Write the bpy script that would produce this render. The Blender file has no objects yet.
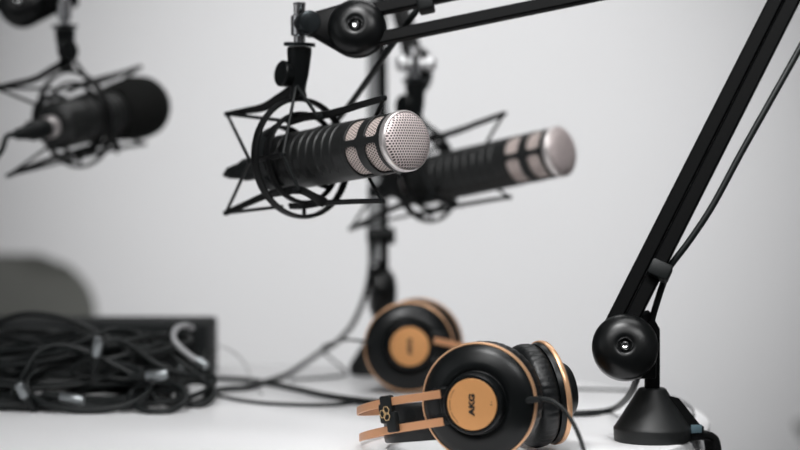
import bpy, bmesh, math, random
from mathutils import Vector, Matrix
random.seed(7)
PI = math.pi
C = bpy.context.scene.collection
TZ = 0.74                       # table top height
CAMH = 0.204                    # camera above the table
FPX = 85.0 / 36.0 * 800.0
PITCH = math.atan(45.0 / FPX)
CAM = Vector((0, 0, TZ + CAMH))
FW = Vector((0, math.cos(PITCH), -math.sin(PITCH)))
UPV = Vector((0, math.sin(PITCH), math.cos(PITCH)))
Zup = Vector((0, 0, 1))

def ray(px, py):
    return FW + Vector((1, 0, 0)) * ((px - 400) / FPX) + UPV * ((225 - py) / FPX)
def P(px, py, Y):
    """world point seen at pixel (px,py) standing at distance Y"""
    d = ray(px, py)
    return CAM + d * (Y / d.y)
def T(px, py, z=0.0):
    """world point on the table plane (raised z) seen at pixel"""
    d = ray(px, py)
    return CAM + d * ((TZ + z - CAM.z) / d.z)

# ------------------------------------------------------------------ materials
MATS = {}
def mat(name, col, rough=0.5, metal=0.0, noise=0.0, scale=60, bump=0.0, coat=0.0, spec=0.5):
    m = bpy.data.materials.new(name); m.use_nodes = True
    nt = m.node_tree; b = nt.nodes['Principled BSDF']
    b.inputs['Base Color'].default_value = (*col, 1)
    b.inputs['Roughness'].default_value = rough
    b.inputs['Metallic'].default_value = metal
    b.inputs['Specular IOR Level'].default_value = spec
    b.inputs['Coat Weight'].default_value = coat
    tc = nt.nodes.new('ShaderNodeTexCoord')
    nz = nt.nodes.new('ShaderNodeTexNoise'); nz.inputs['Scale'].default_value = scale
    nz.inputs['Detail'].default_value = 4
    nt.links.new(tc.outputs['Object'], nz.inputs['Vector'])
    if noise:
        rp = nt.nodes.new('ShaderNodeValToRGB')
        rp.color_ramp.elements[0].color = (*[c * (1 - noise) for c in col], 1)
        rp.color_ramp.elements[1].color = (*[min(1, c * (1 + noise)) for c in col], 1)
        nt.links.new(nz.outputs['Fac'], rp.inputs['Fac'])
        nt.links.new(rp.outputs['Color'], b.inputs['Base Color'])
    if bump:
        bp = nt.nodes.new('ShaderNodeBump'); bp.inputs['Strength'].default_value = bump
        bp.inputs['Distance'].default_value = 0.001
        nt.links.new(nz.outputs['Fac'], bp.inputs['Height'])
        nt.links.new(bp.outputs['Normal'], b.inputs['Normal'])
    MATS[name] = m
    return m

def mesh_mat(name, metal_col, hole_col, pitch, hole):
    """woven / perforated metal: staggered round holes laid out in UV metres"""
    m = bpy.data.materials.new(name); m.use_nodes = True
    nt = m.node_tree; b = nt.nodes['Principled BSDF']
    N = nt.nodes.new; L = nt.links.new
    uv = N('ShaderNodeUVMap'); sx = N('ShaderNodeSeparateXYZ'); L(uv.outputs['UV'], sx.inputs[0])
    def math_(op, a, c=None):
        n = N('ShaderNodeMath'); n.operation = op
        for i, v in enumerate((a, c)):
            if v is None: continue
            if isinstance(v, (int, float)): n.inputs[i].default_value = v
            else: L(v, n.inputs[i])
        return n.outputs[0]
    ry = pitch * 0.866
    v = math_('DIVIDE', sx.outputs['Y'], ry)
    row = math_('FLOOR', v)
    par = math_('MULTIPLY', math_('MODULO', math_('ADD', row, 1000), 2), 0.5)
    u = math_('ADD', math_('DIVIDE', sx.outputs['X'], pitch), par)
    fu = math_('SUBTRACT', math_('FRACT', math_('ADD', u, 1000)), 0.5)
    fv = math_('MULTIPLY', math_('SUBTRACT', math_('FRACT', math_('ADD', v, 1000)), 0.5), 0.866)
    d = math_('SQRT', math_('ADD', math_('MULTIPLY', fu, fu), math_('MULTIPLY', fv, fv)))
    rp = N('ShaderNodeValToRGB')
    e = rp.color_ramp.elements
    e[0].position = hole - 0.05; e[0].color = (*hole_col, 1)
    e[1].position = hole + 0.05; e[1].color = (*metal_col, 1)
    L(d, rp.inputs['Fac']); L(rp.outputs['Color'], b.inputs['Base Color'])
    bp = N('ShaderNodeBump'); bp.inputs['Strength'].default_value = 0.5; bp.inputs['Distance'].default_value = 0.0006
    L(rp.outputs['Color'], bp.inputs['Height']); L(bp.outputs['Normal'], b.inputs['Normal'])
    b.inputs['Metallic'].default_value = 0.12; b.inputs['Roughness'].default_value = 0.40
    MATS[name] = m
    return m

mat('wall_paint', (0.80, 0.80, 0.81), 0.9, noise=0.012, scale=3, bump=0.05)
mat('floor_carpet', (0.07, 0.07, 0.07), 0.95, noise=0.2, scale=120, bump=0.3)
mat('ceiling_paint', (0.82, 0.82, 0.82), 0.9, noise=0.01, scale=3)
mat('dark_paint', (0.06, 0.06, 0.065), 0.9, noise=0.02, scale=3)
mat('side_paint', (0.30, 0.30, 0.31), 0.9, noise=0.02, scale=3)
mat('white_laminate', (0.86, 0.86, 0.87), 0.38, noise=0.01, scale=8)
mat('leg_metal', (0.55, 0.55, 0.56), 0.35, 0.8, noise=0.03)
mat('black_metal', (0.0022, 0.0024, 0.0026), 0.40, 0.0, noise=0.1, scale=200, spec=0.10)
mat('black_powder', (0.0035, 0.0038, 0.004), 0.42, 0.0, noise=0.15, scale=900, bump=0.12, spec=0.24)
mat('black_plastic', (0.0035, 0.0044, 0.0047), 0.33, 0.0, noise=0.1, scale=300, spec=0.33)
mat('mic_paint', (0.014, 0.0148, 0.0148), 0.40, 0.0, noise=0.2, scale=1200, bump=0.1, spec=0.4)
mat('black_rubber', (0.006, 0.0075, 0.0078), 0.5, 0.0, noise=0.15, scale=400, spec=0.3)
mat('cable_rubber', (0.006, 0.008, 0.0082), 0.45, 0.0, noise=0.15, scale=300, spec=0.35)
mat('grey_cable', (0.36, 0.36, 0.37), 0.5, 0.0, noise=0.05, scale=300)
mat('leatherette', (0.0055, 0.0065, 0.007), 0.38, 0.0, noise=0.2, scale=500, bump=0.25, spec=0.42)
mat('knuckle_gloss', (0.0025, 0.003, 0.0032), 0.31, 0.0, noise=0.1, scale=300, spec=0.38)
mat('chrome_satin', (0.9, 0.9, 0.91), 0.5, 1.0, noise=0.02)
mat('base_enamel', (0.006, 0.007, 0.0072), 0.5, 0.0, noise=0.1, scale=300, spec=0.5)
mat('foam', (0.010, 0.0105, 0.010), 0.95, 0.0, noise=0.3, scale=900, bump=0.6, spec=0.2)
mat('ear_fabric', (0.02, 0.02, 0.02), 0.95, 0.0, noise=0.3, scale=900, bump=0.4)
mat('chrome', (0.82, 0.82, 0.83), 0.12, 1.0, noise=0.02)
mat('nickel_rim', (0.80, 0.75, 0.74), 0.30, 0.75, noise=0.02)
mat('dark_chrome', (0.05, 0.058, 0.062), 0.25, 0.8, noise=0.03)
mat('copper_satin', (0.68, 0.33, 0.125), 0.42, 0.25, noise=0.03, scale=400)
mat('copper_trim', (0.80, 0.47, 0.27), 0.30, 0.55, noise=0.02)
mat('copper_band', (0.66, 0.33, 0.17), 0.38, 0.45, noise=0.03)
mat('emblem_gold', (0.72, 0.50, 0.25), 0.4, 0.4, noise=0.03)
mat('print_black', (0.012, 0.010, 0.008), 0.5, noise=0.1)
mat('lit_tube_grey', (0.20, 0.205, 0.21), 0.45, 0.2, noise=0.03)  # grey tone stands in for light reflected off a black tube
mat('chair_shell', (0.145, 0.148, 0.134), 0.6, 0.0, noise=0.06, scale=40)
mat('device_black', (0.007, 0.009, 0.0095), 0.75, noise=0.1, spec=0.3)
mat('plug_silver', (0.30, 0.32, 0.33), 0.3, 0.9, noise=0.03)
mat('label_teal', (0.10, 0.16, 0.19), 0.4, noise=0.05)
mat('brass', (0.70, 0.52, 0.36), 0.3, 0.9, noise=0.03)
mesh_mat('mic_mesh', (0.78, 0.68, 0.67), (0.06, 0.042, 0.042), 0.00235, 0.31)
mesh_mat('mic_mesh_fine', (0.74, 0.63, 0.59), (0.05, 0.035, 0.03), 0.0027, 0.30)
_e = bpy.data.materials.new('light_panel'); _e.use_nodes = True
_b = _e.node_tree.nodes['Principled BSDF']; _b.inputs['Emission Color'].default_value = (1, 1, 1, 1); _b.inputs['Emission Strength'].default_value = 3
MATS['light_panel'] = _e

# ------------------------------------------------------------------ mesh helpers
class MB:
    def __init__(self): self.bm = bmesh.new()
    def grid(self, rows, closed_u=True, closed_v=False, cap0=False, cap1=False):
        """rows: list of rings (each list of Vector); closed_u closes each ring"""
        bm = self.bm
        R = [[bm.verts.new(p) for p in r] for r in rows]
        n = len(R[0]); nr = len(R)
        for i in range(nr if closed_v else nr - 1):
            a, b = R[i], R[(i + 1) % nr]
            for j in range(n if closed_u else n - 1):
                k = (j + 1) % n
                try: bm.faces.new((a[j], a[k], b[k], b[j]))
                except ValueError: pass
        if cap0: bm.faces.new(list(reversed(R[0])))
        if cap1: bm.faces.new(R[-1])
        return self
    def sweep(self, pts, r, seg=10, closed=False, section=None, up=None, cap=True):
        pts = [Vector(p) for p in pts]; n = len(pts)
        rad = r if isinstance(r, (list, tuple)) else [r] * n
        tang = []
        for i in range(n):
            if closed: t = pts[(i + 1) % n] - pts[i - 1]
            else: t = pts[min(i + 1, n - 1)] - pts[max(i - 1, 0)]
            tang.append(t.normalized())
        ref = Vector(up) if up else (Zup if abs(tang[0].z) < 0.9 else Vector((1, 0, 0)))
        nrm = (ref - tang[0] * ref.dot(tang[0])).normalized()
        rows = []
        sec = section or [(math.cos(2 * PI * k / seg), math.sin(2 * PI * k / seg)) for k in range(seg)]
        for i in range(n):
            if up: nrm = (Vector(up) - tang[i] * Vector(up).dot(tang[i])).normalized()
            else: nrm = (nrm - tang[i] * nrm.dot(tang[i])).normalized()
            bi = tang[i].cross(nrm)
            k = rad[i] if not section else (rad[i] if isinstance(r, (list, tuple)) else 1.0)
            rows.append([pts[i] + (nrm * a + bi * b) * k for a, b in sec])
        return self.grid(rows, True, closed, cap and not closed, cap and not closed)
    def lathe(self, prof, origin, axis, seg=48, closed=False):
        """prof: (h along axis, r)"""
        o = Vector(origin); ax = Vector(axis).normalized()
        ref = Zup if abs(ax.z) < 0.9 else Vector((0, 1, 0))
        a = (ref - ax * ref.dot(ax)).normalized(); b = ax.cross(a)
        rows = []
        for h, r in prof:
            r = max(r, 1e-5)
            rows.append([o + ax * h + (a * math.cos(2 * PI * k / seg) + b * math.sin(2 * PI * k / seg)) * r for k in range(seg)])
        self.grid(rows, True, closed, (not closed), (not closed))
        return self
    def box(self, M, sx, sy, sz, bev=0.0, seg=2):
        bm = bmesh.new()
        bmesh.ops.create_cube(bm, size=1.0)
        for v in bm.verts: v.co = Vector((v.co.x * sx, v.co.y * sy, v.co.z * sz))
        if bev: bmesh.ops.bevel(bm, geom=bm.edges[:] , offset=bev, segments=seg, profile=0.5, affect='EDGES')
        bmesh.ops.transform(bm, matrix=M, verts=bm.verts)
        me = bpy.data.meshes.new('t'); bm.to_mesh(me); bm.free(); self.bm.from_mesh(me); bpy.data.meshes.remove(me)
        return self
    def prism(self, layers):
        return self.grid(layers, True, False, True, True)
    def xf(self, M):
        bmesh.ops.transform(self.bm, matrix=M, verts=self.bm.verts); return self
    def build(self, name, m, parent=None, loc=None, smooth=40, uv=None):
        bm = self.bm
        bmesh.ops.recalc_face_normals(bm, faces=bm.faces)
        if loc is not None: bmesh.ops.translate(bm, vec=-Vector(loc), verts=bm.verts)
        if uv:
            l = bm.loops.layers.uv.new('UVMap')
            for f in bm.faces:
                for lp in f.loops: lp[l].uv = uv(lp.vert.co, f)
        me = bpy.data.meshes.new(name); bm.to_mesh(me); bm.free()
        me.materials.append(MATS[m])
        for p in me.polygons: p.use_smooth = True
        if smooth: me.set_sharp_from_angle(angle=math.radians(smooth))
        o = bpy.data.objects.new(name, me); C.objects.link(o)
        if parent: o.parent = parent
        return o

def crom(pts, n=8, closed=False):
    pts = [Vector(p) for p in pts]; out = []
    m = len(pts)
    for i in range(m if closed else m - 1):
        if closed: p0, p1, p2, p3 = pts[i - 1], pts[i], pts[(i + 1) % m], pts[(i + 2) % m]
        else: p0, p1, p2, p3 = pts[max(i - 1, 0)], pts[i], pts[i + 1], pts[min(i + 2, m - 1)]
        for k in range(n):
            t = k / n
            out.append(0.5 * ((2 * p1) + (p2 - p0) * t + (2 * p0 - 5 * p1 + 4 * p2 - p3) * t * t + (3 * p1 - p0 - 3 * p2 + p3) * t ** 3))
    if not closed: out.append(pts[-1])
    return out
def rect(w, h, c=0.15):
    """section: w along nrm, h along binormal, chamfered corners"""
    k = min(w, h) * c; a, b = w / 2, h / 2
    return [(a, b - k), (a - k, b), (-a + k, b), (-a, b - k), (-a, -b + k), (-a + k, -b), (a - k, -b), (a, -b + k)]
def frame(origin, xdir, up=Zup):
    x = Vector(xdir).normalized(); y = Vector(up).cross(x).normalized(); z = x.cross(y)
    M = Matrix(((x.x, y.x, z.x), (x.y, y.y, z.y), (x.z, y.z, z.z))).to_4x4(); M.translation = Vector(origin)
    return M
def thing(name, label, cat, loc=(0, 0, 0), group=None, M=None):
    o = bpy.data.objects.new(name, None); C.objects.link(o); o.empty_display_size = 0.02
    if M is not None: o.matrix_world = M
    else: o.location = loc
    o['label'] = label; o['category'] = cat
    if group: o['group'] = group
    return o
def tag(o, label, cat, group=None, kind=None):
    o['label'] = label; o['category'] = cat
    if group: o['group'] = group
    if kind: o['kind'] = kind
    return o
def dup(root, M, label, name=None):
    r = root.copy(); C.objects.link(r); r.matrix_world = M; r['label'] = label
    for ch in list(root.children):
        c = ch.copy(); C.objects.link(c); c.parent = r
        for g in list(ch.children):
            d = g.copy(); C.objects.link(d); d.parent = c
    return r
def struct(o, label):
    o['kind'] = 'structure'; o['label'] = label
    return o

# ------------------------------------------------------------------ setting
WY, WX0, WX1, WF, H = 4.3, -2.6, 2.4, -2.6, 2.7
def slab(name, x0, x1, y0, y1, z0, z1, m, label):
    o = MB().box(Matrix.Translation(((x0 + x1) / 2, (y0 + y1) / 2, (z0 + z1) / 2)), x1 - x0, y1 - y0, z1 - z0).build(name, m)
    return struct(o, label)
slab('floor', WX0 - .1, WX1 + .1, WF - .1, WY + .1, -.1, 0, 'floor_carpet', 'grey carpeted floor under the table')
slab('ceiling', WX0 - .1, WX1 + .1, WF - .1, WY + .1, H, H + .1, 'ceiling_paint', 'white ceiling above the table')
slab('wall_back', WX0 - .1, WX1 + .1, WY, WY + .1, 0, H, 'wall_paint', 'plain pale grey wall behind the table')
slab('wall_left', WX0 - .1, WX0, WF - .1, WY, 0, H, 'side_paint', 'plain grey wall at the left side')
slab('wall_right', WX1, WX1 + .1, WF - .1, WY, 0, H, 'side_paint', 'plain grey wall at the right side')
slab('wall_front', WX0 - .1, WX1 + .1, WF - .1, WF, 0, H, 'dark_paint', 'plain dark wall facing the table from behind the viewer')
slab('baseboard_back', WX0, WX1, WY - .015, WY, 0, .09, 'white_laminate', 'white skirting along the wall behind the table')

# ------------------------------------------------------------------ table
tcx0, tcx1, tcy, tr = -1.35, -0.164, 1.65, 0.43
def stad(r, z):
    pts = []
    for k in range(49):
        a = -PI / 2 + PI * k / 48; pts.append(Vector((tcx1 + math.cos(a) * r, tcy + math.sin(a) * r, z)))
    for k in range(49):
        a = PI / 2 + PI * k / 48; pts.append(Vector((tcx0 + math.cos(a) * r, tcy + math.sin(a) * r, z)))
    return pts
table = thing('table', 'white round-ended table carrying the headphones, cables and boom arms', 'table', ((tcx0 + tcx1) / 2, tcy, 0))
MB().prism([stad(tr - .003, TZ - .028), stad(tr, TZ - .025), stad(tr, TZ - .0025), stad(tr - .0008, TZ - .0008), stad(tr - .003, TZ)]).build('table_top', 'white_laminate', table, table.location)
for lx in (tcx0, tcx1):
    for ly in (tcy - .25, tcy + .25):
        MB().lathe([(0, .015), (.01, .017), (.70, .022), (TZ - .0285, .022)], (lx, ly, 0), Zup, 24).build('leg', 'leg_metal', table, table.location)

# ------------------------------------------------------------------ chairs
def make_chair(M, label):
    r = thing('chair', label, 'chair', M=M, group='dark grey shell chairs around the room')
    def shell(u, v):   # v 0..1 front of seat to top of back ; u -1..1
        if v < .5:
            y = .22 - .42 * (v / .5); z = .45 - .02 * math.sin(v / .5 * PI) ; wd = .225
        else:
            t = (v - .5) / .5
            y = -.20 - .10 * t; z = .45 + .36 * t ; wd = .225 - .015 * t
        if v > .86: wd *= math.sqrt(max(0.0, 1 - ((v - .86) / .142) ** 2)) * .55 + .45
        if v < .12: wd *= .85 + .15 * (v / .12)
        return Vector((u * wd, y + (.03 * u * u if v > .5 else 0), z + (.02 * u * u if v <= .5 else 0)))
    def part(v0, v1, nm):
        m = MB(); nu, nv = 16, 18
        front = [[shell(-1 + 2 * i / nu, v0 + (v1 - v0) * j / nv) for i in range(nu + 1)] for j in range(nv + 1)]
        back = [[p + Vector((0, -.012 if v0 >= .5 else 0, -.014 if v0 < .5 else -.002)) for p in row] for row in front]
        rows = [f + list(reversed(b)) for f, b in zip(front, back)]
        m.grid(rows, True, False, True, True)
        return m.build(nm, 'chair_shell', r)
    part(0, .5, 'seat'); part(.5, 1.0, 'backrest')
    for sx in (-1, 1):
        MB().sweep([(sx * .16, .15, .435), (sx * .21, .22, 0.0)], .011, 12).build('leg', 'leg_metal', r)
        MB().sweep([(sx * .16, -.15, .435), (sx * .21, -.24, 0.0)], .011, 12).build('leg', 'leg_metal', r)
    return r
cx = P(10, 300, 2.9).x
chairA = make_chair(Matrix.Translation((cx - .120, 3.06, .0026)) @ Matrix.Rotation(PI + .12, 4, 'Z'), 'dark grey shell chair with rounded back behind the cable pile')
chairB = dup(chairA, Matrix.Translation((P(800, 440, 3.5).x + .250, 3.50, .0026)) @ Matrix.Rotation(PI / 2, 4, 'Z'), 'dark grey chair at the right whose seat edge peeks in beyond the table')

# ------------------------------------------------------------------ microphone (local: +x front, z up, y away from viewer)
MR = 0.0236; MLEN = 0.178
f1 = P(407.5, 140.5, 1.46); b1 = P(270, 165.5, 1.594)
M_mic1 = frame(f1, f1 - b1)
f2 = P(562, 151.0, 1.77); b2 = P(412, 183.5, 1.882)
M_mic2 = frame(f2, f2 - b2)
f3 = P(145, 106, 1.995); b3 = P(57, 125.5, 1.842)
M_mic3 = frame(f3, f3 - b3)
vl = M_mic1.inverted() @ CAM
FACE = math.atan2(vl.z, vl.y)
def make_mic(M, label):
    r = thing('microphone', label, 'microphone', M=M, group='broadcast microphones hung from boom arms')
    def ring(x, rad, n, a0=0): return [Vector((x, rad * math.cos(a0 + 2 * PI * k / n), rad * math.sin(a0 + 2 * PI * k / n))) for k in range(n)]
    # perforated black shell over the grille : grid with rounded windows left out
    W = [(-.0255, -.0105), (-.0500, -.0345)]
    STRIP = FACE - math.radians(14)
    def in_win(x, a):
        for w0, w1 in W:
            cxx, hx = (w0 + w1) / 2, (w1 - w0) / 2
            d = ((a - STRIP + 2 * PI) % (PI / 2)) - PI / 4
            s = d * MR; hs = (PI / 4 - .105) * MR
            qx, qs = abs(x - cxx) - (hx - .004), abs(s) - (hs - .004)
            if max(qx, qs) > .004: continue
            if qx > 0 and qs > 0 and math.hypot(qx, qs) > .004: continue
            return True
        return False
    n = 240; xs = [-.0065 - .0005 * i for i in range(96)]
    bm = bmesh.new()
    V = [[bm.verts.new(p) for p in ring(x, MR, n)] for x in xs]
    for i in range(len(xs) - 1):
        for j in range(n):
            if in_win((xs[i] + xs[i + 1]) / 2, 2 * PI * (j + .5) / n): continue
            bm.faces.new((V[i][j], V[i][(j + 1) % n], V[i + 1][(j + 1) % n], V[i + 1][j]))
    bmesh.ops.delete(bm, geom=[v for v in bm.verts if not v.link_faces], context='VERTS')
    bmesh.ops.recalc_face_normals(bm, faces=bm.faces)
    m = MB(); m.bm.free(); m.bm = bm
    o = m.build('grille_cage', 'mic_paint', r)
    sol = o.modifiers.new('thick', 'SOLIDIFY'); sol.thickness = .0016; sol.offset = -1
    # mesh sleeve behind the windows
    MB().grid([ring(x, MR - .0018, 96) for x in (-.008, -.02, -.03, -.04, -.0535)]).build(
        'side_grille', 'mic_mesh_fine', r, uv=lambda co, f: ((math.atan2(co.z, co.y) % (2 * PI)) * MR, co.x))
    # rim + domed end mesh
    MB().lathe([(-.0068, MR - .004), (-.0068, MR - .0002), (-.006, MR + .0004), (-.0012, MR + .0004), (-.0002, MR - .0003), (.0002, MR - .0010), (-.0008, MR - .0016), (-.003, MR - .004)],
               (0, 0, 0), (1, 0, 0), 96).build('rim', 'nickel_rim', r)
    prof = []
    for k in range(13):
        t = k / 12; rr = (MR - .0012) * (1 - t)
        prof.append((-.0008 + .0066 * math.sqrt(max(0, 1 - (1 - t) ** 2.6)), rr))
    MB().lathe(prof, (0, 0, 0), (1, 0, 0), 96).build('end_grille', 'mic_mesh', r, uv=lambda co, f: (co.y, co.z))
    # body with shallow grooves
    n = 128; xs = []; x = -.0535
    while x > -.176: xs.append(x); x -= .0006
    rows = []
    for x in xs:
        base = MR if x > -.168 else MR - .004 * ((-.168 - x) / .008) ** 2
        row = []
        for k in range(n):
            a = 2 * PI * k / n; g = 0
            aa = ((a + math.radians(70)) % (2 * PI)) - math.radians(70)
            for q in range(8):
                xg = -.0665 - .0102 * q; w = .0016
                lo, hi = math.radians(-42), math.radians(222)
                e = max(0, (lo - aa), (aa - hi)) * MR
                d = math.hypot(x - xg, e)
                if d < w: g = max(g, math.sqrt(1 - (d / w) ** 2))
            rr = base - .0011 * g
            row.append(Vector((x, rr * math.cos(a), rr * math.sin(a))))
        rows.append(row)
    rows.append(ring(-.178, .017, n)); rows.append(ring(-.178, .0115, n)); rows.append(ring(-.172, .0112, n))
    rows.insert(0, ring(-.0535, MR - .003, n))
    MB().grid(rows, True, False, True, True).build('body', 'mic_paint', r)
    c = MB().lathe([(-.172, .0112), (-.184, .0112), (-.185, .0104), (-.189, .0102)], (0, 0, 0), (1, 0, 0), 40).build('connector_sleeve', 'nickel_rim', r)
    MB().lathe([(-.1885, .0088), (-.190, .0096), (-.212, .0096), (-.214, .0088), (-.216, .0078), (-.236, .0052), (-.238, .003)], (0, 0, 0), (1, 0, 0), 40).build('cable_plug', 'black_rubber', r)
    return r
mic1 = make_mic(M_mic1, 'sharp black dynamic microphone with pinkish mesh end nearest the viewer')
mic2 = dup(mic1, M_mic2, 'blurred black microphone with bare pinkish grille, behind and right of the sharp one')
mic3 = dup(mic1, M_mic3, 'black microphone with foam windscreen hanging at upper left')
R_F = .0330
MB().lathe([(-.070, .0238), (-.072, .0255), (-.070, .0275), (-.058, .0295), (-.040, .0318), (-.022, R_F), (-.012, R_F), (-.002, .0315), (.006, .0275), (.012, .020), (.0155, .010), (.0163, 0)], (0, 0, 0), (1, 0, 0), 64).build('foam_windscreen', 'foam', mic3)

# ------------------------------------------------------------------ shock mount, traced round the near microphone
mc = P(302, 158, 1.5475)
M_mt1 = frame(mc, P(384, 147.5, 1.468) - P(225.5, 165.5, 1.625))
MI = M_mt1.inverted()
def L1(px, py, yo):
    """local mount point: the sight line of the pixel met with the mount's plane y = yo"""
    o = MI @ CAM; d = (MI.to_3x3() @ ray(px, py))
    return o + d * ((yo - o.y) / d.y)
RO, RI = .0482, .0365
def make_mount(M, label):
    r = thing('shock_mount', label, 'shock mount', M=M, group='cradle shock mounts under the boom arms')
    def hoop(R, x, wr, wx, cz=0.0):
        n = 72
        pts = [Vector((x, R * math.cos(2 * PI * k / n), cz + R * math.sin(2 * PI * k / n))) for k in range(n)]
        m = MB(); rows = []
        for k in range(n):
            a = 2 * PI * k / n; rad = Vector((0, math.cos(a), math.sin(a)))
            rows.append([pts[k] + rad * (wr * math.cos(2 * PI * q / 10)) + Vector((1, 0, 0)) * (wx * math.sin(2 * PI * q / 10)) for q in range(10)])
        m.grid(rows, True, True)
        return m
    hoop(RO, 0, .0019, .0046).build('outer_ring', 'black_powder', r)
    ir = hoop(RI, 0.002, .0017, .0038).build('inner_ring', 'black_powder', r)
    # collar that grips the microphone body, with spokes to the inner ring
    m = MB()
    m.lathe([(-.034, MR + .0004), (-.034, MR + .0016), (-.032, MR + .0020), (-.022, MR + .0020), (-.020, MR + .0016), (-.020, MR + .0004)], (0, 0, 0.003), (1, 0, 0), 72, True)
    m.build('collar', 'black_rubber', r)
    for a in (45, 135, 225, 315):
        a = math.radians(a); d = Vector((0, math.cos(a), math.sin(a)))
        MB().sweep([Vector((-.026, 0, .003)) + d * (MR + .001), Vector((0.001, 0, .001)) + d * (RI - .001)], .0022, 8).build('spoke', 'black_rubber', ir)
    # arms
    st = L1(298, 93, 0)
    tipTR, tipTF = L1(227, 114, 0), L1(384, 98, 0)
    tipBR, tipBF = L1(226, 213, -.004), L1(382, 201, 0)
    def arm(pts, w0, w1, name='arm'):
        p = crom(pts, 8); n = len(p)
        m = MB(); sec = rect(.0022, 1.0, .2)
        rows = []
        rads = [1.35 * (w0 + (w1 - w0) * i / (n - 1)) for i in range(n)]
        # flat strap: height varies
        for i in range(n):
            t = (p[min(i + 1, n - 1)] - p[max(i - 1, 0)]).normalized()
            u = Vector((0, -.45, 1)); u = (u - t * u.dot(t)).normalized(); b = t.cross(u)
            rows.append([p[i] + u * (sa * rads[i]) + b * (sb * .0014) for sa, sb in ((1, .5), (.7, 1), (-.7, 1), (-1, .5), (-1, -.5), (-.7, -1), (.7, -1), (1, -.5))])
        m.grid(rows, True, False, True, True)
        return m.build(name, 'black_powder', r)
    top = Vector((0, 0, RO))
    arm([tipTR, L1(245, 111, 0), L1(264, 107, 0), L1(280, 98, 0), L1(296, 88, 0)], .0016, .0036)
    arm([tipTF, L1(360, 105, 0), L1(330, 114, -.002), L1(305, 117, -.004), L1(288, 122, -.006)], .0018, .0027)
    arm([tipBR, L1(246, 204, -.010), L1(266, 195.5, -.02), L1(284, 191.5, -.022), L1(300, 190, -.022), L1(316, 198, -.018), L1(325, 203, -.012)], .0018, .0030)
    arm([tipBF, L1(355, 201.5, 0), L1(325, 203, 0), L1(304, 206, 0), L1(290, 206, 0)], .0013, .0020)
    # short strap on the near side of the inner ring and one on the far side
    nr, nf = L1(250, 161, -.034), L1(283, 154.5, -.036)
    far = L1(366, 147, .034)
    arm([nr, L1(266, 158, -.0365), nf], .0016, .0018, 'side_strap')
    arm([far, Vector((.03, .0385, 0.0)), Vector((0, .0368, 0.0)), Vector((-.03, .0375, 0))], .0016, .0020, 'side_strap')
    # knots at the tips
    for k in (tipTR, tipTF, tipBR, tipBF, nr, nf):
        MB().lathe([(-.0022, .001), (-.0016, .0022), (.0016, .0022), (.0022, .001)], k, (0, 1, 0), 14).build('end_cap', 'black_rubber', r)
    cords = [
        (tipTR, nr), (nr, tipBR), (L1(296, 87, -.006), nf), (nf, L1(299, 190, -.026)),
        (L1(297, 86, -.006), L1(318, 117, -.004)),
        (tipTR, L1(286, 121, -.008)), (tipBR, L1(282, 206.5, -.006)),
        (tipTF, L1(322, 113.5, .004)), (tipTF, L1(375, 117, .010), far), (tipBF, L1(369, 178, .018), far), (tipBF, L1(320, 201.5, .006)),
    ]
    for c in cords:
        MB().sweep(list(c), .0015, 8).build('elastic_cord', 'black_rubber', r)
    # little lugs where the cords pass ring top and foot
    for q in ((290, 120.5, -.006), (321, 116.5, -.004), (320, 203, 0), (297, 191, -.024)):
        MB().box(Matrix.Translation(L1(*q)), .006, .006, .005, .0012).build('cord_lug', 'black_rubber', r)
    MB().sweep([Vector((0, 0, -RI)), Vector((0, 0, -RO))], .0016, 8).build('ring_pin', 'black_rubber', r)
    # stem
    s0, s1 = L1(299.5, 47, 0), L1(298, 94, 0)
    ax = s1 - s0; hl = ax.length
    MB().lathe([(0, .0085), (.0005, .0100), (.004, .0102), (hl * .55, .0085), (hl * .78, .0068), (hl * .92, .0062), (hl * 1.04, .0075), (hl * 1.12, .006)], s0, ax, 32).build('stem', 'black_plastic', r)
    MB().lathe([(-.0036, .0126), (-.0032, .0130), (-.0008, .0130), (-.0004, .0126)], s0, ax, 40).build('washer', 'dark_chrome', r)
    kb = L1(285, 74, -.009)
    kd = (Vector((-.62, -.75, 0)))
    kd = MI.to_3x3() @ Vector((-.80, -.55, .12))
    pv = s0 + ax * .58
    knob = MB().lathe([(-.0045, .0085), (-.0035, .0105), (.0035, .0108), (.0045, .0098), (.0048, .0)], kb, kd, 28).build('thumb_knob', 'black_plastic', r)
    MB().sweep([pv, kb], .0032, 14).build('knob_pivot', 'brass', knob)
    return r
def ml(Mm, x): return Mm @ Vector((x, 0, 0))
mount1 = make_mount(M_mt1, 'black cradle shock mount around the sharp near microphone')
_a2 = (f2 - b2).normalized(); _a2 = (Matrix.Rotation(math.radians(-1), 3, 'Z') @ _a2)
M_mt2 = frame(ml(M_mic2, -.165) + Vector((0, 0, .0075)), _a2)
mount2 = dup(mount1, M_mt2, 'blurred black shock mount around the bare microphone behind the sharp one')
M_mt3 = frame(P(74.5, 119, 1.90), P(127, 105.5, 1.98) - P(12, 129, 1.845))
mount3 = dup(mount1, M_mt3, 'blurred black shock mount holding the foam-covered microphone')
STUD = [M @ L1(299.5, 44, 0) for M in (M_mt1, M_mt2, M_mt3)]

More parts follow.
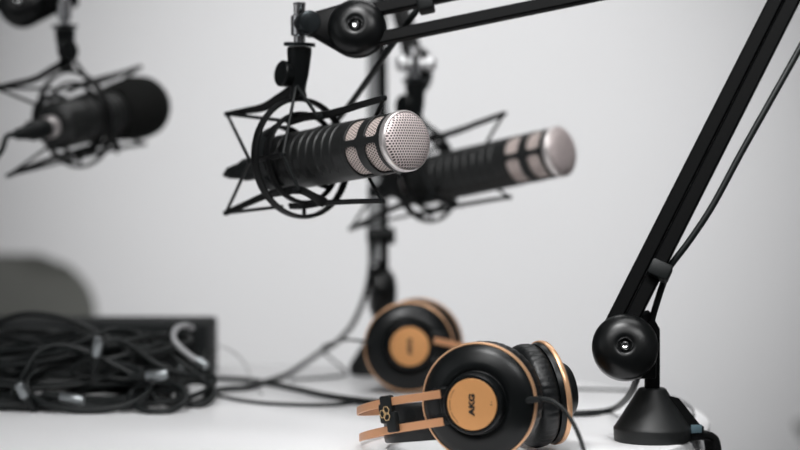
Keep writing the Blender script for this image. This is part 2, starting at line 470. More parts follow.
# ------------------------------------------------------------------ boom arms
def make_arm(label, base, K0, E, K1, stud, straps=(), clamp=(1, 0), sep0=.0059, bar0=.0114, sep1=.0125, bar1=.0101, mats=('black_metal', 'black_metal'), RK=.0253, N=None, K0bar=None, bolt='dark_chrome'):
    base = Vector(base); r = thing('boom_arm', label, 'boom arm', base, 'desk boom arms clamped to the table')
    loc = r.location.copy()
    if N is None:
        N = (E - K0).cross(K1 - E).normalized()
        if N.dot(CAM - K0) < 0: N = -N
    b = lambda mb, nm, m, par=r: mb.build(nm, m, par, loc)
    # base
    b(MB().lathe([(0, .0285), (.0008, .0295), (.0095, .0302), (.0105, .0300), (.0125, .0285), (.039, .0118), (.0405, .0110), (.0415, .0095)], base, Zup, 64), 'base', 'base_enamel')
    # clamp: plate hooked over the table edge
    cd = Vector((clamp[0], clamp[1], 0)).normalized(); cs = Zup.cross(cd)
    mc_ = MB(); wd = .011; c2_ = clamp[2]
    prof = [(.010, .036), (.018, .034), (c2_ - .006, .0135), (c2_ - .002, .011), (c2_ - .002, .0006), (.010, .0006)]
    mc_.prism([[base + cd * a + Zup * z + cs * y for a, z in prof] for y in (-wd, wd)])
    path = [base + cd * (c2_ - .014) + Zup * .0045, base + cd * (c2_ - .004) + Zup * .0045, base + cd * (c2_ + .005) + Zup * .003, base + cd * (clamp[2] + .010) - Zup * .004, base + cd * (clamp[2] + .012) - Zup * .03, base + cd * (clamp[2] + .012) - Zup * .062, base + cd * (clamp[2] + .004) - Zup * .068, base + cd * (clamp[2] - .03) - Zup * .068]
    mc_.sweep(crom(path, 6), 1, section=rect(.006, .022, .25), up=None)
    cl = b(mc_, 'clamp', 'black_powder')
    b(MB().lathe([(0, .010), (.003, .010), (.0035, .004), (.036, .004), (.0362, .002)], base + cd * (clamp[2] - .024) - Zup * .0645, Zup, 24), 'clamp_screw', 'plug_silver', cl)
    b(MB().box(frame(base + cd * .0325 + Zup * .0095 - cs * .0111, cd), .009, .0016, .0065, .0004), 'label_plate', 'label_teal', cl)
    # post : bracket plate rising from the cone to the knuckle
    top = Vector((K0.x, K0.y, K0.z)) - N * .004
    foot = base + Zup * .038
    side = Zup.cross(N).normalized()
    w = .0095
    m = MB()
    m.sweep([foot, foot + Zup * .014, Vector((foot.x, foot.y, K0.z - .006)), Vector((foot.x, foot.y, K0.z + .010)) , Vector((foot.x - (foot.x - K0.x) * .25, foot.y, K0.z + .021)), top + Zup * .020], 1, section=rect(.012, .010, .25), up=-side)
    b(m, 'post', 'black_metal')
    b(MB().box(frame((top + Vector((foot.x, foot.y, top.z))) / 2 - Zup * .010, side), abs((foot - top).dot(side)) + .006, .010, .030, .002), 'bracket', 'black_metal')
    def knuckle(K, R, nm, back=.013):
        k = b(MB().lathe([(.0085, .0001), (.0087, .0048), (.0102, .0051), (.0123, .0059), (.0130, .0071), (.0131, .0095), (.0121, R * .60), (.0100, R * .78), (.0066, R * .92), (.0045, R * .975), (.0025, R), (-.010, R), (-back + .001, R * .96), (-back, R * .9), (-back, .0001)], K, N, 64), nm, 'knuckle_gloss')
        b(MB().lathe([(.007, .0042), (.0095, .0042), (.0112, .0036), (.0122, .0022), (.0120, .0012), (.0110, .0011), (.0110, .0001)], K, N, 24), 'screw', 'chrome', k)
        return k
    knuckle(K0, RK, 'knuckle'); knuckle(E, RK, 'knuckle')
    def bars(A, B, sep, wd, ins):
        d = (B - A).normalized(); q = N.cross(d).normalized()
        a = A + d * ins; e = B - d * ins
        for i, s in enumerate((-1, 1)):
            o = b(MB().sweep([a + q * sep * s, e + q * sep * s], 1, section=rect(wd, wd, .12), up=q), 'arm_bar', mats[i] if s * q.x > -9 else mats[0])
        return d, q
    d0, q0 = bars((K0bar or K0) - N * .001, E - N * .001, sep0, bar0, .006)
    bars(E - N * .001, K1 - N * .001, sep1, bar1, .006)
    # end knuckle: teardrop narrowing to the swivel clamp
    tipdir = (stud - K1); tipdir = tipdir - N * tipdir.dot(N); up_ = Zup - N * Zup.dot(N); up_.normalize()
    tip = K1 + (stud - K1) - up_ * (stud - K1).dot(up_) + up_ * .006 * 1.0
    tip = tip - N * (tip - K1).dot(N)
    tl = (tip - K1).length; td = (tip - K1) / tl; tq = N.cross(td)
    tl2 = tl - .012; R1 = RK * .94; r2 = .0085
    def hull(dd, h):
        Ra, rb = R1 - dd, r2 - dd * .6
        th = math.acos(max(-1, min(1, (Ra - rb) / tl2))); pts = []
        for k in range(33):
            a = th + (2 * PI - 2 * th) * k / 32; pts.append(K1 + (td * math.cos(a) + tq * math.sin(a)) * Ra + N * h)
        for k in range(13):
            a = -th + 2 * th * k / 12; pts.append(K1 + td * tl2 + (td * math.cos(a) + tq * math.sin(a)) * rb + N * h)
        return pts
    kn = b(MB().prism([hull(.003, -.009), hull(.0005, -.0075), hull(0, -.006), hull(0, -.001), hull(.0010, .0018), hull(.0035, .0035)]), 'end_knuckle', 'black_metal')
    b(MB().lathe([(.004, .0001), (.0085, .0048), (.0102, .0051), (.0123, .0059), (.0130, .0071), (.0131, .0095), (.0121, R1 * .60), (.0100, R1 * .78), (.0066, R1 * .92), (.0042, R1 * .975), (.001, R1 * .998)], K1, N, 64), 'end_knuckle_dome', 'knuckle_gloss', kn)
    b(MB().lathe([(.006, .0042), (.0095, .0042), (.0112, .0036), (.0122, .0022), (.0120, .0012), (.0110, .0011), (.0110, .0001)], K1, N, 24), 'screw', 'chrome', kn)
    # swivel: stud, chrome clamp block, dark cap
    nc = Vector((stud.x, stud.y, stud.z + .016)); nc = nc
    s = b(MB().lathe([(0, .0048), (.031, .0048), (.0315, .0052), (.0335, .0052), (.034, .004)], stud, Zup, 24), 'threaded_stud', 'chrome')
    b(MB().lathe([(.0065, .006), (.0072, .0072), (.0228, .0072), (.0236, .006)], stud, Zup, 24), 'swivel_nut', 'chrome')
    bc = K1 + td * tl2 + td * .003
    if bolt != 'chrome': b(MB().lathe([(-.0075, .0080), (-.007, .0090), (.0075, .0094), (.0090, .0088), (.0094, .0075), (.0096, .0)], bc, (N + td * -.5 + Zup * -.15), 32), 'swivel_cap', bolt)
    if bolt == 'chrome':
        for sg in (-1, 1):
            b(MB().lathe([(0, .004), (.004, .0045), (.0055, .0072), (.009, .0085), (.0125, .0078), (.0150, .005), (.0158, .0001)], nc + Vector((.001, -.004, 0)) + N * sg * .0045, N * sg, 28), 'wing_nut', 'chrome_satin')
    else:
        b(MB().lathe([(-.0005, .0), (.0, .0066), (.008, .0070), (.0105, .0060), (.012, .0035), (.0123, .0)], bc - N * .0105, -N, 28), 'swivel_bolt', bolt)
    b(MB().sweep([K1 + td * tl2, nc], .0055, 14), 'swivel_neck', 'black_metal')
    for (A, B, t, off) in straps:
        p = A + (B - A) * t; d = (B - A).normalized(); q = N.cross(d).normalized()
        b(MB().box(frame(p + q * off, d, N), .016, .020, .020, .002), 'cable_strap', 'black_rubber')
    return r, N, d0, q0

# right-hand arm, base in the foreground
base1 = T(652, 440.5)
K0a, Ea, K1a = P(625, 347, 1.445), P(818, -67, 1.50), P(357, 28, 1.528)
dA = (Ea - K0a).normalized()
arm1, N1, d1, q1 = make_arm('black boom arm rising from the cone base at right, holding the sharp microphone', base1, K0a, Ea, K1a, STUD[0], clamp=(.98, .25, .041), K0bar=P(610, 345, 1.455))
loc = base1
sgn = 1 if q1.x > 0 else -1
MB().box(frame(P(660, 271, 1.457), dA, N1), .013, .017, .020, .002).build('cable_strap', 'black_rubber', arm1, loc)
dU = (K1a - Ea).normalized()
MB().box(frame(P(425, 0, 1.527), dU, N1), .013, .020, .018, .002).build('cable_strap', 'black_rubber', arm1, loc)
# rear arm
base2 = T(378, 374)
K0b = P(383, 291, 1.985); Eb = Vector((P(381, 0, 2.13).x, 2.13, TZ + .475)); K1b = STUD[1] + Vector((.004, .042, .012))
Nb = Vector((.985, .17, 0)).normalized()
arm2, N2, d2, q2 = make_arm('blurred boom arm standing at the back table edge behind the rear headphones', base2, K0b, Eb, K1b, STUD[1], clamp=(0, 1, .075), N=Nb, sep0=.0085, bar0=.0105, bolt='chrome')
MB().sweep([K0b + Vector((-.0085, -.004, .03)), Eb + Vector((-.0085, -.004, -.02))], 1, section=rect(.010, .014, .15), up=(0, -1, 0)).build('lit_side_bar', 'lit_tube_grey', arm2, base2)  # paler bar carries the lit left face of the rear arm's tube
MB().box(frame(P(381, 236, 1.99), (Eb - K0b), (1, 0, 0)), .012, .024, .030, .002).build('cable_strap', 'black_rubber', arm2, base2)
# left arm
K1c = P(22, 3, 1.935)
Ec = K1c + Vector((-.33, .06, .15)); base3 = Vector((-.92, 1.97, TZ)); K0c = base3 + Vector((-.02, -.02, .085))
arm3, N3, d3, q3 = make_arm('boom arm end with a chrome screw at the top left above the foam windscreen', base3, K0c, Ec, K1c, STUD[2], clamp=(0, 1, .112), RK=.0265)

# ------------------------------------------------------------------ headphones
HR = 0.0432
def text_mesh(body, size, ext, bold):
    cu = bpy.data.curves.new('t', 'FONT'); cu.body = body; cu.size = size; cu.extrude = ext; cu.offset = bold
    cu.align_x = 'CENTER'; cu.align_y = 'CENTER'
    ob = bpy.data.objects.new('t', cu); C.objects.link(ob)
    dg = bpy.context.evaluated_depsgraph_get(); dg.update()
    me = bpy.data.meshes.new_from_object(ob.evaluated_get(dg))
    bpy.data.objects.remove(ob); bpy.data.curves.remove(cu)
    return me
def cup(root, Mc, pad_open=True):
    """ear cup in frame Mc: x outward, z up"""
    o = MB().lathe([(-.0085, .001), (-.0085, .036), (-.0080, HR - .002), (-.0042, HR - .0010), (.0, HR - .0015), (.0008, HR - .0018), (.0040, .036), (.0068, .030), (.0076, .0262), (.0070, .0240), (.0064, .0232),
                    (.0066, .0228), (.0110, .0224), (.0150, .0219), (.0163, .0208), (.0163, .0191), (.0150, .0190), (.0150, .001)], (0, 0, 0), (1, 0, 0), 96).build('ear_cup', 'black_plastic', root)
    o.matrix_local = root.matrix_world.inverted() @ Mc
    MB().lathe([(-.0040, HR - .003), (-.0040, HR - .0004), (-.0034, HR + .0001), (-.0004, HR + .0001), (.0004, HR - .0004), (.0006, HR - .0011), (.0002, HR - .0016)], (0, 0, 0), (1, 0, 0), 128, True).build('trim_ring', 'copper_trim', o)
    # cushion
    n = 144; rows = []
    for q in range(20):
        t = 2 * PI * q / 20
        row = []
        for k in range(n):
            a = 2 * PI * k / n
            cr, ch = .0335, -.0170
            rr = cr + .0100 * math.copysign(abs(math.cos(t)) ** .8, math.cos(t))
            hh = ch + .0100 * math.copysign(abs(math.sin(t)) ** .8, math.sin(t))
            w = max(0, math.cos(t)) * max(0.0, 1 - max(0, -math.sin(t)) * .9)
            rr -= .0011 * w * (abs(math.sin(a * 22 + .6 * math.sin(a * 5))) ** .6)
            row.append(Vector((hh, rr * math.cos(a), rr * math.sin(a))))
        rows.append(row)
    MB().grid(rows, True, True).build('ear_cushion', 'leatherette', o, smooth=80)
    MB().lathe([(-.0115, .0001), (-.0115, .028), (-.0085, .028)], (0, 0, 0), (1, 0, 0), 48).build('driver_cover', 'ear_fabric', o)
    MB().lathe([(.0140, .0001), (.0155, .0180), (.0160, .01865), (.0164, .0183), (.0165, .0176), (.0165, .0001)], (0, 0, 0), (1, 0, 0), 96).build('cap_disc', 'copper_satin', o)
    me = text_mesh('AKG', .0069, .0002, .00036)
    me.materials.clear(); me.materials.append(MATS['print_black'])
    lo = bpy.data.objects.new('logo', me); C.objects.link(lo); lo.parent = o
    # letters read upwards: text right -> +z, text up -> -y
    lo.matrix_local = Matrix(((0, 0, 1, .01665), (0, -1, 0, .0002), (1, 0, 0, 0), (0, 0, 0, 1)))
    me.transform(Matrix.Diagonal((1.08, .82, 1, 1)))
    m = MB()      # tiny unreadable print round the rim
    for k in range(44):
        if k in (12, 13, 27, 28): continue
        a = math.radians(135 + k * 2.05 + 8)
        p = Vector((.01655, .0165 * math.cos(a), .0165 * math.sin(a)))
        m.box(Matrix.Translation(p) @ Matrix.Rotation(a, 4, 'X'), .0003, .0005, .0003)
    m.box(Matrix.Translation((.01655, .0145, .0004)), .0003, .0009, .0009)
    m.box(Matrix.Translation((.01655, .0147, .0024)), .0003, .0006, .0006)
    m.build('rim_lettering', 'print_black', o)
    return o
def ribbon(pts, w, th, up=Zup, n=8):
    return MB().sweep(crom(pts, n), 1, section=rect(w, th, .3), up=up)
def rounded_ribbon(pts, w, th, n=8):
    sec = []
    for k in range(20):
        a = 2 * PI * k / 20
        sec.append((w / 2 * math.copysign(abs(math.cos(a)) ** .5, math.cos(a)), th / 2 * math.copysign(abs(math.sin(a)) ** .7, math.sin(a))))
    return MB().sweep(crom(pts, n), 1, section=sec, up=Zup)
GH = 'copper-trimmed headphones on the table'
# --- near pair
c1 = P(478.5, 403, 1.361); c1.z = max(c1.z, TZ + .0437); n1 = Vector((-.33, -.94, .0)).normalized()
Mc1 = frame(c1, n1)
c2 = P(549.5, 397, 1.428); c2.z = TZ + .0432 * .92 + .0036; n2 = Vector((.93, .33, .13)).normalized()
Mc2 = frame(c2, n2) @ Matrix.Scale(.92, 4)
h1 = thing('headphones', 'sharp black headphones with copper trim lying nearest the viewer', 'headphones', T(478, 460), GH)
L0 = h1.location
bpy.context.view_layer.update()
cupA = cup(h1, Mc1); cupB = cup(h1, Mc2)
zc1 = c1.z; zc2 = c2.z
up_pts = [(440.5, 394, 1.357), (420, 397, 1.364), (398, 400.3, 1.376), (379, 403.8, 1.390), (364, 408, 1.408), (357.5, 411.2, 1.432), (364, 412, 1.462), (385, 411, 1.492), (425, 408, 1.515), (480, 402, 1.522), (530, 394, 1.505), (556, 388, 1.470)]
lo_pts = [(443.5, 421.6, 1.357), (424, 424.5, 1.364), (402, 428.0, 1.376), (383, 431.2, 1.390), (367, 435, 1.408), (360.0, 437.5, 1.432), (366, 436, 1.462), (387, 432, 1.492), (427, 427, 1.515), (480, 421, 1.522), (530, 411, 1.505), (556, 402, 1.470)]
ribbon([P(*p) for p in up_pts], .0060, .0014).build('headband_strip', 'copper_band', h1, L0)
ribbon([P(*p) for p in lo_pts], .0060, .0014).build('headband_strip', 'copper_band', h1, L0)
pad = [(446, 420, 1.392), (420, 422.0, 1.394), (398, 423.5, 1.402), (388.5, 424, 1.418), (388, 424, 1.440), (400, 422, 1.466), (430, 419, 1.488), (480, 412, 1.497), (520, 404, 1.485)]
rounded_ribbon([P(*p) for p in pad], .0285, .0045).build('headband_cushion', 'leatherette', h1, L0)
# slider with emblem
sd = (P(400, 404.5, 1.378) - P(378, 407.5, 1.392)).normalized()
SM = frame(P(388.5, 413.5, 1.3820), sd, Zup)
sl = MB()
sl.box(SM @ Matrix.Translation((.0, 0.0, .0065)), .0105, .0055, .0135, .0014)
sl.box(SM @ Matrix.Translation((.0032, 0.0, -.0065)), .0095, .0055, .0150, .0014)
sl.box(SM @ Matrix.Translation((-.0012, .0002, .0004)), .0128, .0058, .0150, .0020)
slider = sl.build('slider', 'black_rubber', h1, L0)
em = MB()
for k in range(3):
    a = math.radians(60 + 120 * k)
    cc = Vector((-.0006 + .0024 * math.cos(a), -.0031, .0002 + .0026 * math.sin(a)))
    em.sweep([SM @ (cc + Vector((.0030 * math.cos(q * PI / 3 + a), 0, .0031 * math.sin(q * PI / 3 + a)))) for q in range(6)], .00028, 6, True)
em.build('emblem', 'emblem_gold', slider, L0)
# yokes
def yoke(Mc, ang, length, half, h0):
    """bracket on the outer face, from housing to the strips; ang in the disc plane"""
    m = MB(); R = Matrix.Rotation(ang, 4, 'X')
    for s in (-1, 1):
        m.box(Mc @ R @ Matrix.Translation((h0, .019 + length / 2, s * half)), .005, length, .0075, .0014)
    m.box(Mc @ R @ Matrix.Translation((h0 - .001, .019 + length * .32, 0)), .004, length * .6, half * 2, .001)
    return m
yoke(Mc1, PI + math.radians(6), .0110, .0098, .0095).build('yoke', 'black_plastic', h1, L0)
yoke(Mc2, 0, .0135, .0094, .0105).build('yoke', 'black_plastic', h1, L0)
cab = [P(524, 400.5, 1.349), P(532, 399.5, 1.345), P(540, 398.8, 1.342), P(552, 401, 1.337), P(563, 409, 1.33), P(573, 423, 1.318), P(581, 441, 1.305), P(586, 460, 1.292), T(590, 482, .0022), T(598, 494, .0021), T(612, 500, .0021), T(640, 503, .0021)]
hc = MB().sweep(crom(cab, 8), .0016, 12).build('cable', 'cable_rubber', h1, L0)
MB().sweep([P(523, 401, 1.3495), P(541, 398.8, 1.3415)], [.0028, .0023], 14).build('strain_relief', 'black_rubber', hc, L0)
# --- rear pair
c3 = P(409, 345, 1.80) - Vector((0, 0, .0017)); n3 = Vector((.03, -.985, .10)).normalized()
Mc3 = frame(c3, n3)
c4 = P(421, 344, 1.866) + Vector((0, 0, .0033)); n4 = Vector((.30, .93, .12)).normalized()
Mc4 = frame(c4, n4)
h2 = thing('headphones', 'blurred black headphones with copper caps standing behind the near pair', 'headphones', T(410, 392), GH)
L2 = h2.location
bpy.context.view_layer.update()
cup(h2, Mc3); cup(h2, Mc4)
for (y0, dy) in ((341.5, 0), (365, 23)):
    pts = [(434, y0 - 1, 1.787), (450, y0 + 2, 1.79), (470, y0 + 7, 1.80), (490, y0 + 11, 1.815), (500, y0 + 13, 1.84), (496, y0 + 13, 1.88), (475, y0 + 10, 1.905), (450, y0 + 4, 1.905), (432, y0, 1.885)]
    ribbon([P(*p) for p in pts], .0062, .0014).build('headband_strip', 'copper_band', h2, L2)
rounded_ribbon([P(*p) for p in [(440, 356, 1.822), (470, 362, 1.825), (484, 365, 1.84), (484, 365, 1.862), (465, 361, 1.878), (440, 357, 1.878)]], .030, .0045).build('headband_cushion', 'leatherette', h2, L2)
MB().box(frame(P(477, 362, 1.806), (1, .3, -.15)), .012, .005, .034, .0015).build('slider', 'black_rubber', h2, L2)
yoke(Mc3, math.radians(-6), .0135, .0125, .0115).build('yoke', 'black_plastic', h2, L2)
yoke(Mc4, PI, .0135, .0125, .0105).build('yoke', 'black_plastic', h2, L2)
MB().sweep(crom([P(371, 343, 1.79), P(362, 341, 1.79), P(345, 340, 1.82), P(328, 344, 1.90), P(322, 349, 1.97), P(330, 358, 1.99), P(340, 366, 2.0), T(346, 373.5, .002), T(330, 377, .0018), T(290, 380, .0018)], 8), .0013, 10).build('cable', 'cable_rubber', h2, L2)

# ------------------------------------------------------------------ cables
GC = 'black cables in the tangled pile'
def cable(name, pts, r, label, m='cable_rubber', group=None, n=8, seg=10, cat='cable'):
    o = MB().sweep(crom(pts, n), r, seg).build(name, m)
    return tag(o, label, cat, group)
# the near microphone's cable: plug -> upper bar -> elbow -> lower arm -> table -> pile
tail = M_mic1 @ Vector((-.238, 0, 0)); tdir = (M_mic1.to_3x3() @ Vector((-1, 0, 0)))
cpts = [tail, tail + tdir * .012 + Vector((.004, .01, 0)), P(238, 172, 1.72), P(262, 170, 1.735), P(302, 156, 1.72), P(330, 128, 1.68), P(351, 103, 1.63), P(380, 62, 1.575), P(404, 28, 1.548), P(424, 1, 1.545), P(440, -16, 1.54), P(480, -26, 1.54),
        P(560, -43, 1.54), P(700, -74, 1.535), P(800, -95, 1.53), P(842, -86, 1.52), P(846, -40, 1.51), P(826, 0, 1.50), P(800, 48, 1.49), P(772, 98, 1.48), P(740, 155, 1.473), P(713, 205, 1.468), P(690, 240, 1.466), P(669, 268, 1.466), P(663, 284, 1.467),
        P(658, 299, 1.468), P(652, 320, 1.473), P(646, 350, 1.478), P(638, 376, 1.49), P(628, 397, 1.53), T(612, 409.5, .004), T(590, 413, .0031), T(560, 413, .0031), T(500, 410, .0031), T(440, 407, .0031), T(380, 402.5, .0031), T(330, 396, .0031), T(295, 388.5, .0031), T(265, 382.5, .0031), T(240, 379.5, .0031), T(219, 378.5, .0031), T(204, 380, .0031)]
cable('microphone_cable', cpts, .0027, 'long black cable running along the right boom arm and across the table')
cable('microphone_cable', [P(372, 238, 1.975), P(371, 262, 1.98), P(366, 292, 1.985), P(354, 322, 2.0), P(338, 341, 2.01), P(318, 354, 2.015), T(290, 373, .0045), T(268, 381, .0032), T(250, 387, .0032), T(225, 389, .0032), T(205, 392, .0032)], .0028,
      'blurred cable drooping from the rear arm down to the table')
cable('audio_lead', [T(203, 394, .002), T(221, 396, .002), T(240, 400, .0018), T(270, 403.5, .0018), T(310, 405, .0018), T(335, 404.5, .0018), T(352, 402.8, .0018), T(368, 403.6, .0018)], .0016, 'thin black lead lying in front of the thicker cable on the table')
cable('audio_lead', [P(215, 345, 1.86), P(228, 349, 1.86), P(240, 358, 1.88), P(247, 368, 1.92), T(250, 379, .004), T(256, 388, .001), T(262, 394, .001)], .0007, 'hair-thin grey wire arching off the right end of the cable pile', 'grey_cable')
cable('audio_lead', [T(470, 386, .0012), T(520, 388, .0012), T(560, 388.5, .0012), T(600, 389.5, .0012), T(640, 391.5, .0012), T(672, 398, .0012), T(690, 407, .0012), T(694, 416, .0012)], .0012, 'thin grey-black lead lying along the back edge of the table')
mt3tail = M_mic3 @ Vector((-.238, 0, 0)); t3 = M_mic3.to_3x3() @ Vector((-1, 0, 0))
cable('microphone_cable', [mt3tail, mt3tail + t3 * .015, P(2, 150, 1.742), P(-6, 162, 1.738), P(-18, 195, 1.74), P(-48, 240, 1.74), P(-90, 310, 1.74), P(-130, 370, 1.74), T(-160, 400, .0050), T(-190, 404, .0050)], .0028, 'blurred cable leaving the plug of the foam-covered microphone')

# ------------------------------------------------------------------ equipment boxes behind the cables
def device(label, M, sx, sy, sz, knobs, cat, name, face=-1):
    r = thing(name, label, cat, M=M)
    MB().box(Matrix.Translation((0, 0, sz / 2)), sx, sy, sz, .004, 3).build('case', 'device_black', r)
    MB().box(Matrix.Translation((0, -sy / 2 - .0006, sz / 2)), sx * .94, .002, sz * .78, .0006).build('front_panel', 'black_plastic', r)
    for i in range(knobs):
        x = -sx * .42 + sx * .84 * i / max(1, knobs - 1)
        MB().lathe([(0, .006), (.008, .0055), (.009, .004), (.0092, 0)], (x, -sy / 2 - .001, sz * .62), (0, -1, 0), 20).build('knob', 'black_rubber', r)
        MB().lathe([(0, .0032), (.002, .0032), (.0026, .002)], (x, -sy / 2 - .001, sz * .25), (0, -1, 0), 16).build('jack', 'plug_silver', r)
    return r
yb = 1.88
xr = P(206, 340, yb).x
device('long black equipment case behind the right half of the cable pile', Matrix.Translation((xr - .155, yb + .06, TZ)), .31, .12, .060, 6, 'equipment case', 'equipment_case')
device('dark audio interface with small knobs at the left end of the cable pile', Matrix.Translation((P(22, 360, 1.80).x - .06, 1.845, TZ)) @ Matrix.Rotation(-.18, 4, 'Z'), .15, .05, .052, 4, 'audio interface', 'audio_interface')

# ------------------------------------------------------------------ cable pile
PX0, PY0 = -.325, 1.745
def shared(x, y, k):
    return k * (.010 * math.sin(x * 26 + 1.0) + .006 * math.sin(y * 45 + x * 18) + .012 * (1 - ((x - PX0) / .16) ** 2))
pos_words = ['flat on the table under the whole pile', 'second from the bottom of the pile', 'low in the pile, third layer up', 'low in the pile, fourth layer up', 'fifth layer up in the pile', 'sixth layer up in the pile', 'in the middle of the pile, seventh layer up',
             'above the middle of the pile, eighth layer up', 'ninth layer up in the pile', 'third from the top of the pile', 'second from the top of the pile', 'small coil on top of the pile']
N_L = len(pos_words)
for i in range(N_L):
    k = i / (N_L - 1)
    r = random.choice((.0026, .0028, .0030, .0022))
    turns = random.uniform(1.6, 2.6); ph = random.uniform(0, 2 * PI); n = int(turns * 15)
    ex = .135 * (1 - .22 * k); ey = .086 * (1 - .30 * k)
    ox, oy = random.uniform(-.02, .02), random.uniform(-.006, .006) + .012 * k
    pts = []
    h1_, h2_ = random.uniform(.05, .25), random.uniform(.05, .22)
    p1, p2, p3 = random.uniform(0, 6), random.uniform(0, 6), random.uniform(0, 6)
    rot = random.uniform(-.25, .25); tx = random.uniform(-.16, .16); ty = random.uniform(-.1, .2); hz = random.uniform(.003, .010)
    for j in range(n + 1):
        a = ph + 2 * PI * turns * j / n
        q = 1 + h1_ * math.sin(2 * a + p1) * .6 + h2_ * math.sin(1.37 * a + p2) - .14 * (j / n)
        x = PX0 + ox + q * ex * math.cos(a) * .9
        y = PY0 + oy + q * ey * math.sin(a) * .9 + rot * .3 * (x - PX0)
        x = max(-.50, min(-.178, x)); y = max(1.652, min(1.852 if x > -.33 else 1.800, y))
        z = .0032 + .0042 * i + tx * (x - PX0) * min(1, .3 + k) + ty * (y - PY0) + hz * math.sin(2.3 * a + p3)
        z = TZ + .0032 + (z - .0032 if z > .0032 else -(z - .0032) * .35)
        z = min(z, TZ + .068)
        pts.append((x, y, z))
    cable('coiled_cable', pts, r, 'black coiled cable ' + pos_words[i], group=GC, n=5, seg=8)
# individually visible loops on the front of the pile
lp = [P(158 + 28 * math.cos(a), 397 + 15 * math.sin(a), 1.668 - .028 * math.sin(a)) for a in [2 * PI * k / 14 for k in range(14)]]
o = MB().sweep(crom(lp, 5, True), .0029, 10, True).build('coiled_cable', 'cable_rubber'); tag(o, 'single black cable loop lying at the lower front right of the pile', 'cable', GC)
lp = [P(88 + 62 * math.cos(a), 385.5 + 25 * math.sin(a), 1.672 - .030 * math.sin(a)) for a in [2 * PI * k / 16 for k in range(16)]]
o = MB().sweep(crom(lp, 5, True), .0032, 10, True).build('coiled_cable', 'cable_rubber'); tag(o, 'wide black cable loop across the front left of the pile', 'cable', GC)
lp = [P(196 + 18 * math.cos(a), 393 + 12 * math.sin(a), 1.71 - .025 * math.sin(a)) for a in [2 * PI * k / 12 for k in range(12)]]
o = MB().sweep(crom(lp, 5, True), .0030, 10, True).build('coiled_cable', 'cable_rubber'); tag(o, 'small black cable loop at the right end of the pile', 'cable', GC)
cable('coiled_cable', [P(-30, 345, 1.79), P(-8, 326, 1.78), P(18, 315, 1.775), P(45, 314.5, 1.772), P(72, 321, 1.768), P(98, 333, 1.765), P(122, 347, 1.76), P(145, 362, 1.75), P(165, 375, 1.74), P(182, 388, 1.735)], .0026, 'black cable arching highest over the left half of the pile', group=GC)
cable('coiled_cable', [P(-20, 366, 1.72), P(20, 362, 1.71), P(55, 352, 1.70), P(85, 340, 1.70), P(110, 330, 1.71), P(135, 333, 1.73), P(160, 346, 1.73), P(185, 366, 1.72), P(205, 381, 1.71), P(214, 392, 1.72)], .0024, 'black cable humped over the front middle of the pile', group=GC)
cable('coiled_cable', [P(70, 372, 1.69), P(92, 352, 1.69), P(112, 340, 1.695), P(130, 345, 1.70), P(150, 360, 1.70), P(172, 371, 1.70), P(196, 376, 1.71), P(214, 377.5, 1.73)], .0025, 'short black cable curving from the pile centre to its right end', group=GC)
cable('coiled_cable', [P(10, 395, 1.665), P(25, 372, 1.668), P(38, 352, 1.675), P(62, 345, 1.68), P(96, 356, 1.68), P(128, 372, 1.675), P(150, 383, 1.67)], .0022, 'thin black cable rising and falling at the front left of the pile', group=GC)
cable('coiled_cable', [P(150, 350, 1.76), P(175, 352, 1.75), P(203, 362, 1.745), P(214, 380, 1.735), P(206, 398, 1.71), P(185, 405, 1.69), P(160, 401, 1.69), P(150, 388, 1.70), P(165, 374, 1.72), P(192, 370, 1.74), P(208, 352, 1.765)], .0027, 'black cable doubled back on itself at the right end of the pile', group=GC)
cable('coiled_cable', [P(120, 409, 1.66), P(150, 404, 1.675), P(185, 398, 1.69), P(208, 388, 1.71), P(212, 372, 1.74), P(196, 360, 1.76), P(165, 356, 1.765), P(130, 362, 1.74), P(108, 378, 1.71)], .0025, 'black cable sweeping low round the front right corner of the pile', group=GC)
wc = cable('white_lead', [P(192, 328, 1.76), P(185, 325.5, 1.745), P(177, 328, 1.735), P(173.5, 335, 1.73), P(176, 343, 1.725), P(184, 351, 1.72), P(193, 358, 1.717), P(199, 362, 1.715)], .0029, 'pale grey lead hooked over the right end of the cable pile', 'grey_cable')
MB().sweep([P(198, 361, 1.7155), P(206, 366, 1.712)], [.0042, .0040], 14).build('plug', 'plug_silver', wc)
def plug(px, py, Y, d, label, ln=.022):
    r = thing('cable_plug', label, 'cable plug', P(px, py, Y), 'metal plugs in the cable pile')
    d = Vector(d).normalized()
    MB().lathe([(0, .004), (.001, .0048), (ln * .8, .0048), (ln, .0036)], (0, 0, 0), d, 20).build('shell', 'plug_silver', r)
    MB().lathe([(-.016, .0028), (-.001, .0045), (.0005, .0045)], (0, 0, 0), d, 16).build('boot', 'black_rubber', r)
plug(96, 357, 1.668, (.15, -.1, 1), 'upright silver plug near the top middle of the cable pile', .018)
plug(146, 376, 1.668, (1, -.15, .1), 'silver plug lying above the front cable loop', .020)
plug(60, 397, 1.652, (1, -.2, -.15), 'silver plug inside the wide front left loop', .022)
plug(26, 397, 1.650, (-.4, -.2, .8), 'silver plug at the bottom left of the cable pile', .014)

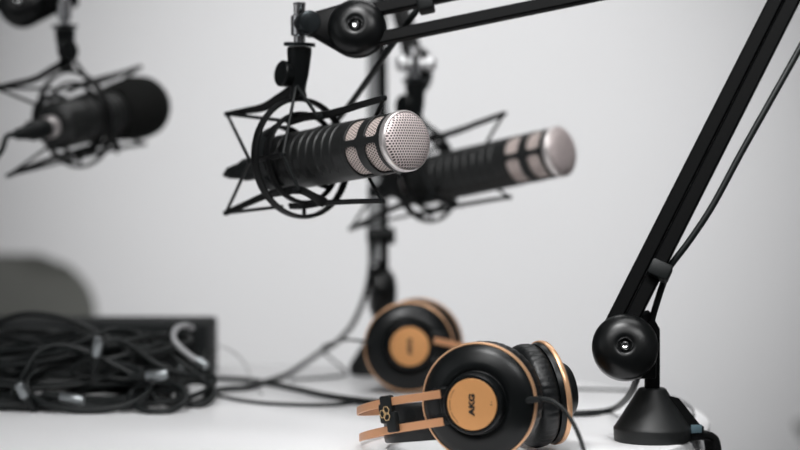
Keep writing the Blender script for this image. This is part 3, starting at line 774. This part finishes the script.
# ------------------------------------------------------------------ lamps added out of view, and daylight
def panel(x, y, sx, sy, power, label):  # overhead fill panels, added out of view for brightness and highlights
    r = thing('added_ceiling_fill', label, 'ceiling light', (x, y, H), 'added ceiling fill panels')
    m = MB()
    for (cx_, cy_, wx, wy) in ((0, sy / 2, sx + .04, .03), (0, -sy / 2, sx + .04, .03), (sx / 2, 0, .03, sy), (-sx / 2, 0, .03, sy)):
        m.box(Matrix.Translation((cx_, cy_, -.015)), wx, wy, .03)
    m.build('frame', 'white_laminate', r)
    MB().box(Matrix.Translation((0, 0, -.006)), sx, sy, .010).build('diffuser', 'light_panel', r)
    li = bpy.data.lights.new('ceiling_fill', 'AREA'); li.shape = 'RECTANGLE'; li.size = sx; li.size_y = sy; li.energy = power
    lo = bpy.data.objects.new('lamp', li); C.objects.link(lo); lo.parent = r; lo.location = (0, 0, -.02)
panel(.3, 2.9, 1.2, .6, 2, 'added unseen ceiling fill panel near the back wall')
panel(.35, 1.25, 1.2, .6, 5, 'added unseen ceiling fill panel above the table')
panel(.9, -.7, 1.2, .8, 30, 'added unseen ceiling fill panel above and behind the viewer at right')
panel(-.95, -.7, 1.2, .8, 13, 'added unseen ceiling fill panel above and behind the viewer at left')
def added_spot(loc, target, power, size, blend, label, soft=.05):  # spotlights added out of view to brighten wall and table
    r = thing('added_spotlight', label, 'spotlight', loc)
    d = (Vector(target) - Vector(loc)).normalized()
    MB().lathe([(-.16, .03), (-.155, .045), (0, .05), (.002, .045), (-.02, .042), (-.02, .0)], (0, 0, 0), d, 32).build('lamp_housing', 'black_metal', r)
    MB().sweep([-d * .1, Vector((0, 0, H - loc[2])) - d * .1], .008, 12).build('stem', 'black_metal', r)
    li = bpy.data.lights.new('spot', 'SPOT'); li.energy = power; li.spot_size = math.radians(size); li.spot_blend = blend; li.shadow_soft_size = soft
    lo = bpy.data.objects.new('lamp', li); C.objects.link(lo); lo.parent = r; lo.location = d * .02
    lo.rotation_euler = d.to_track_quat('-Z', 'Y').to_euler()
added_spot((.25, .35, 2.45), P(422, 175, WY), 500, 34, 1.0, 'added unseen spotlight brightening the back wall')
added_spot((-.25, .60, 2.4), (.22, 1.60, TZ), 112, 36, 1.0, 'added unseen spotlight brightening the table', .28)
def window_light(loc, target, sx, sy, power, col=(1, 1, 1)):
    li = bpy.data.lights.new('daylight', 'AREA'); li.shape = 'RECTANGLE'; li.size = sx; li.size_y = sy; li.energy = power; li.color = col
    lo = bpy.data.objects.new('daylight', li); C.objects.link(lo); lo.location = loc
    d = Vector(target) - Vector(loc); lo.rotation_euler = d.to_track_quat('-Z', 'Y').to_euler()
window_light((WX0 + .05, .6, 1.6), (2.0, 1.6, 1.0), 1.8, 1.3, 4, (.95, .98, 1))
w = bpy.data.worlds.new('World'); bpy.context.scene.world = w; w.use_nodes = True
w.node_tree.nodes['Background'].inputs['Color'].default_value = (.9, .95, 1, 1)
w.node_tree.nodes['Background'].inputs['Strength'].default_value = .3

# ------------------------------------------------------------------ camera
cd = bpy.data.cameras.new('camera'); cam = bpy.data.objects.new('camera', cd); C.objects.link(cam)
cam.location = CAM; cam.rotation_euler = (PI / 2 - PITCH, 0, 0)
cd.lens = 85; cd.sensor_width = 36; cd.sensor_fit = 'HORIZONTAL'; cd.clip_start = .05
cd.dof.use_dof = True; cd.dof.focus_distance = 1.43; cd.dof.aperture_fstop = 3.2; cd.dof.aperture_blades = 9
sc = bpy.context.scene; sc.camera = cam
sc.view_settings.view_transform = 'Standard'; sc.view_settings.look = 'None'
sc.view_settings.exposure = 0.0; sc.view_settings.gamma = 1; sc.view_settings.use_curve_mapping = False
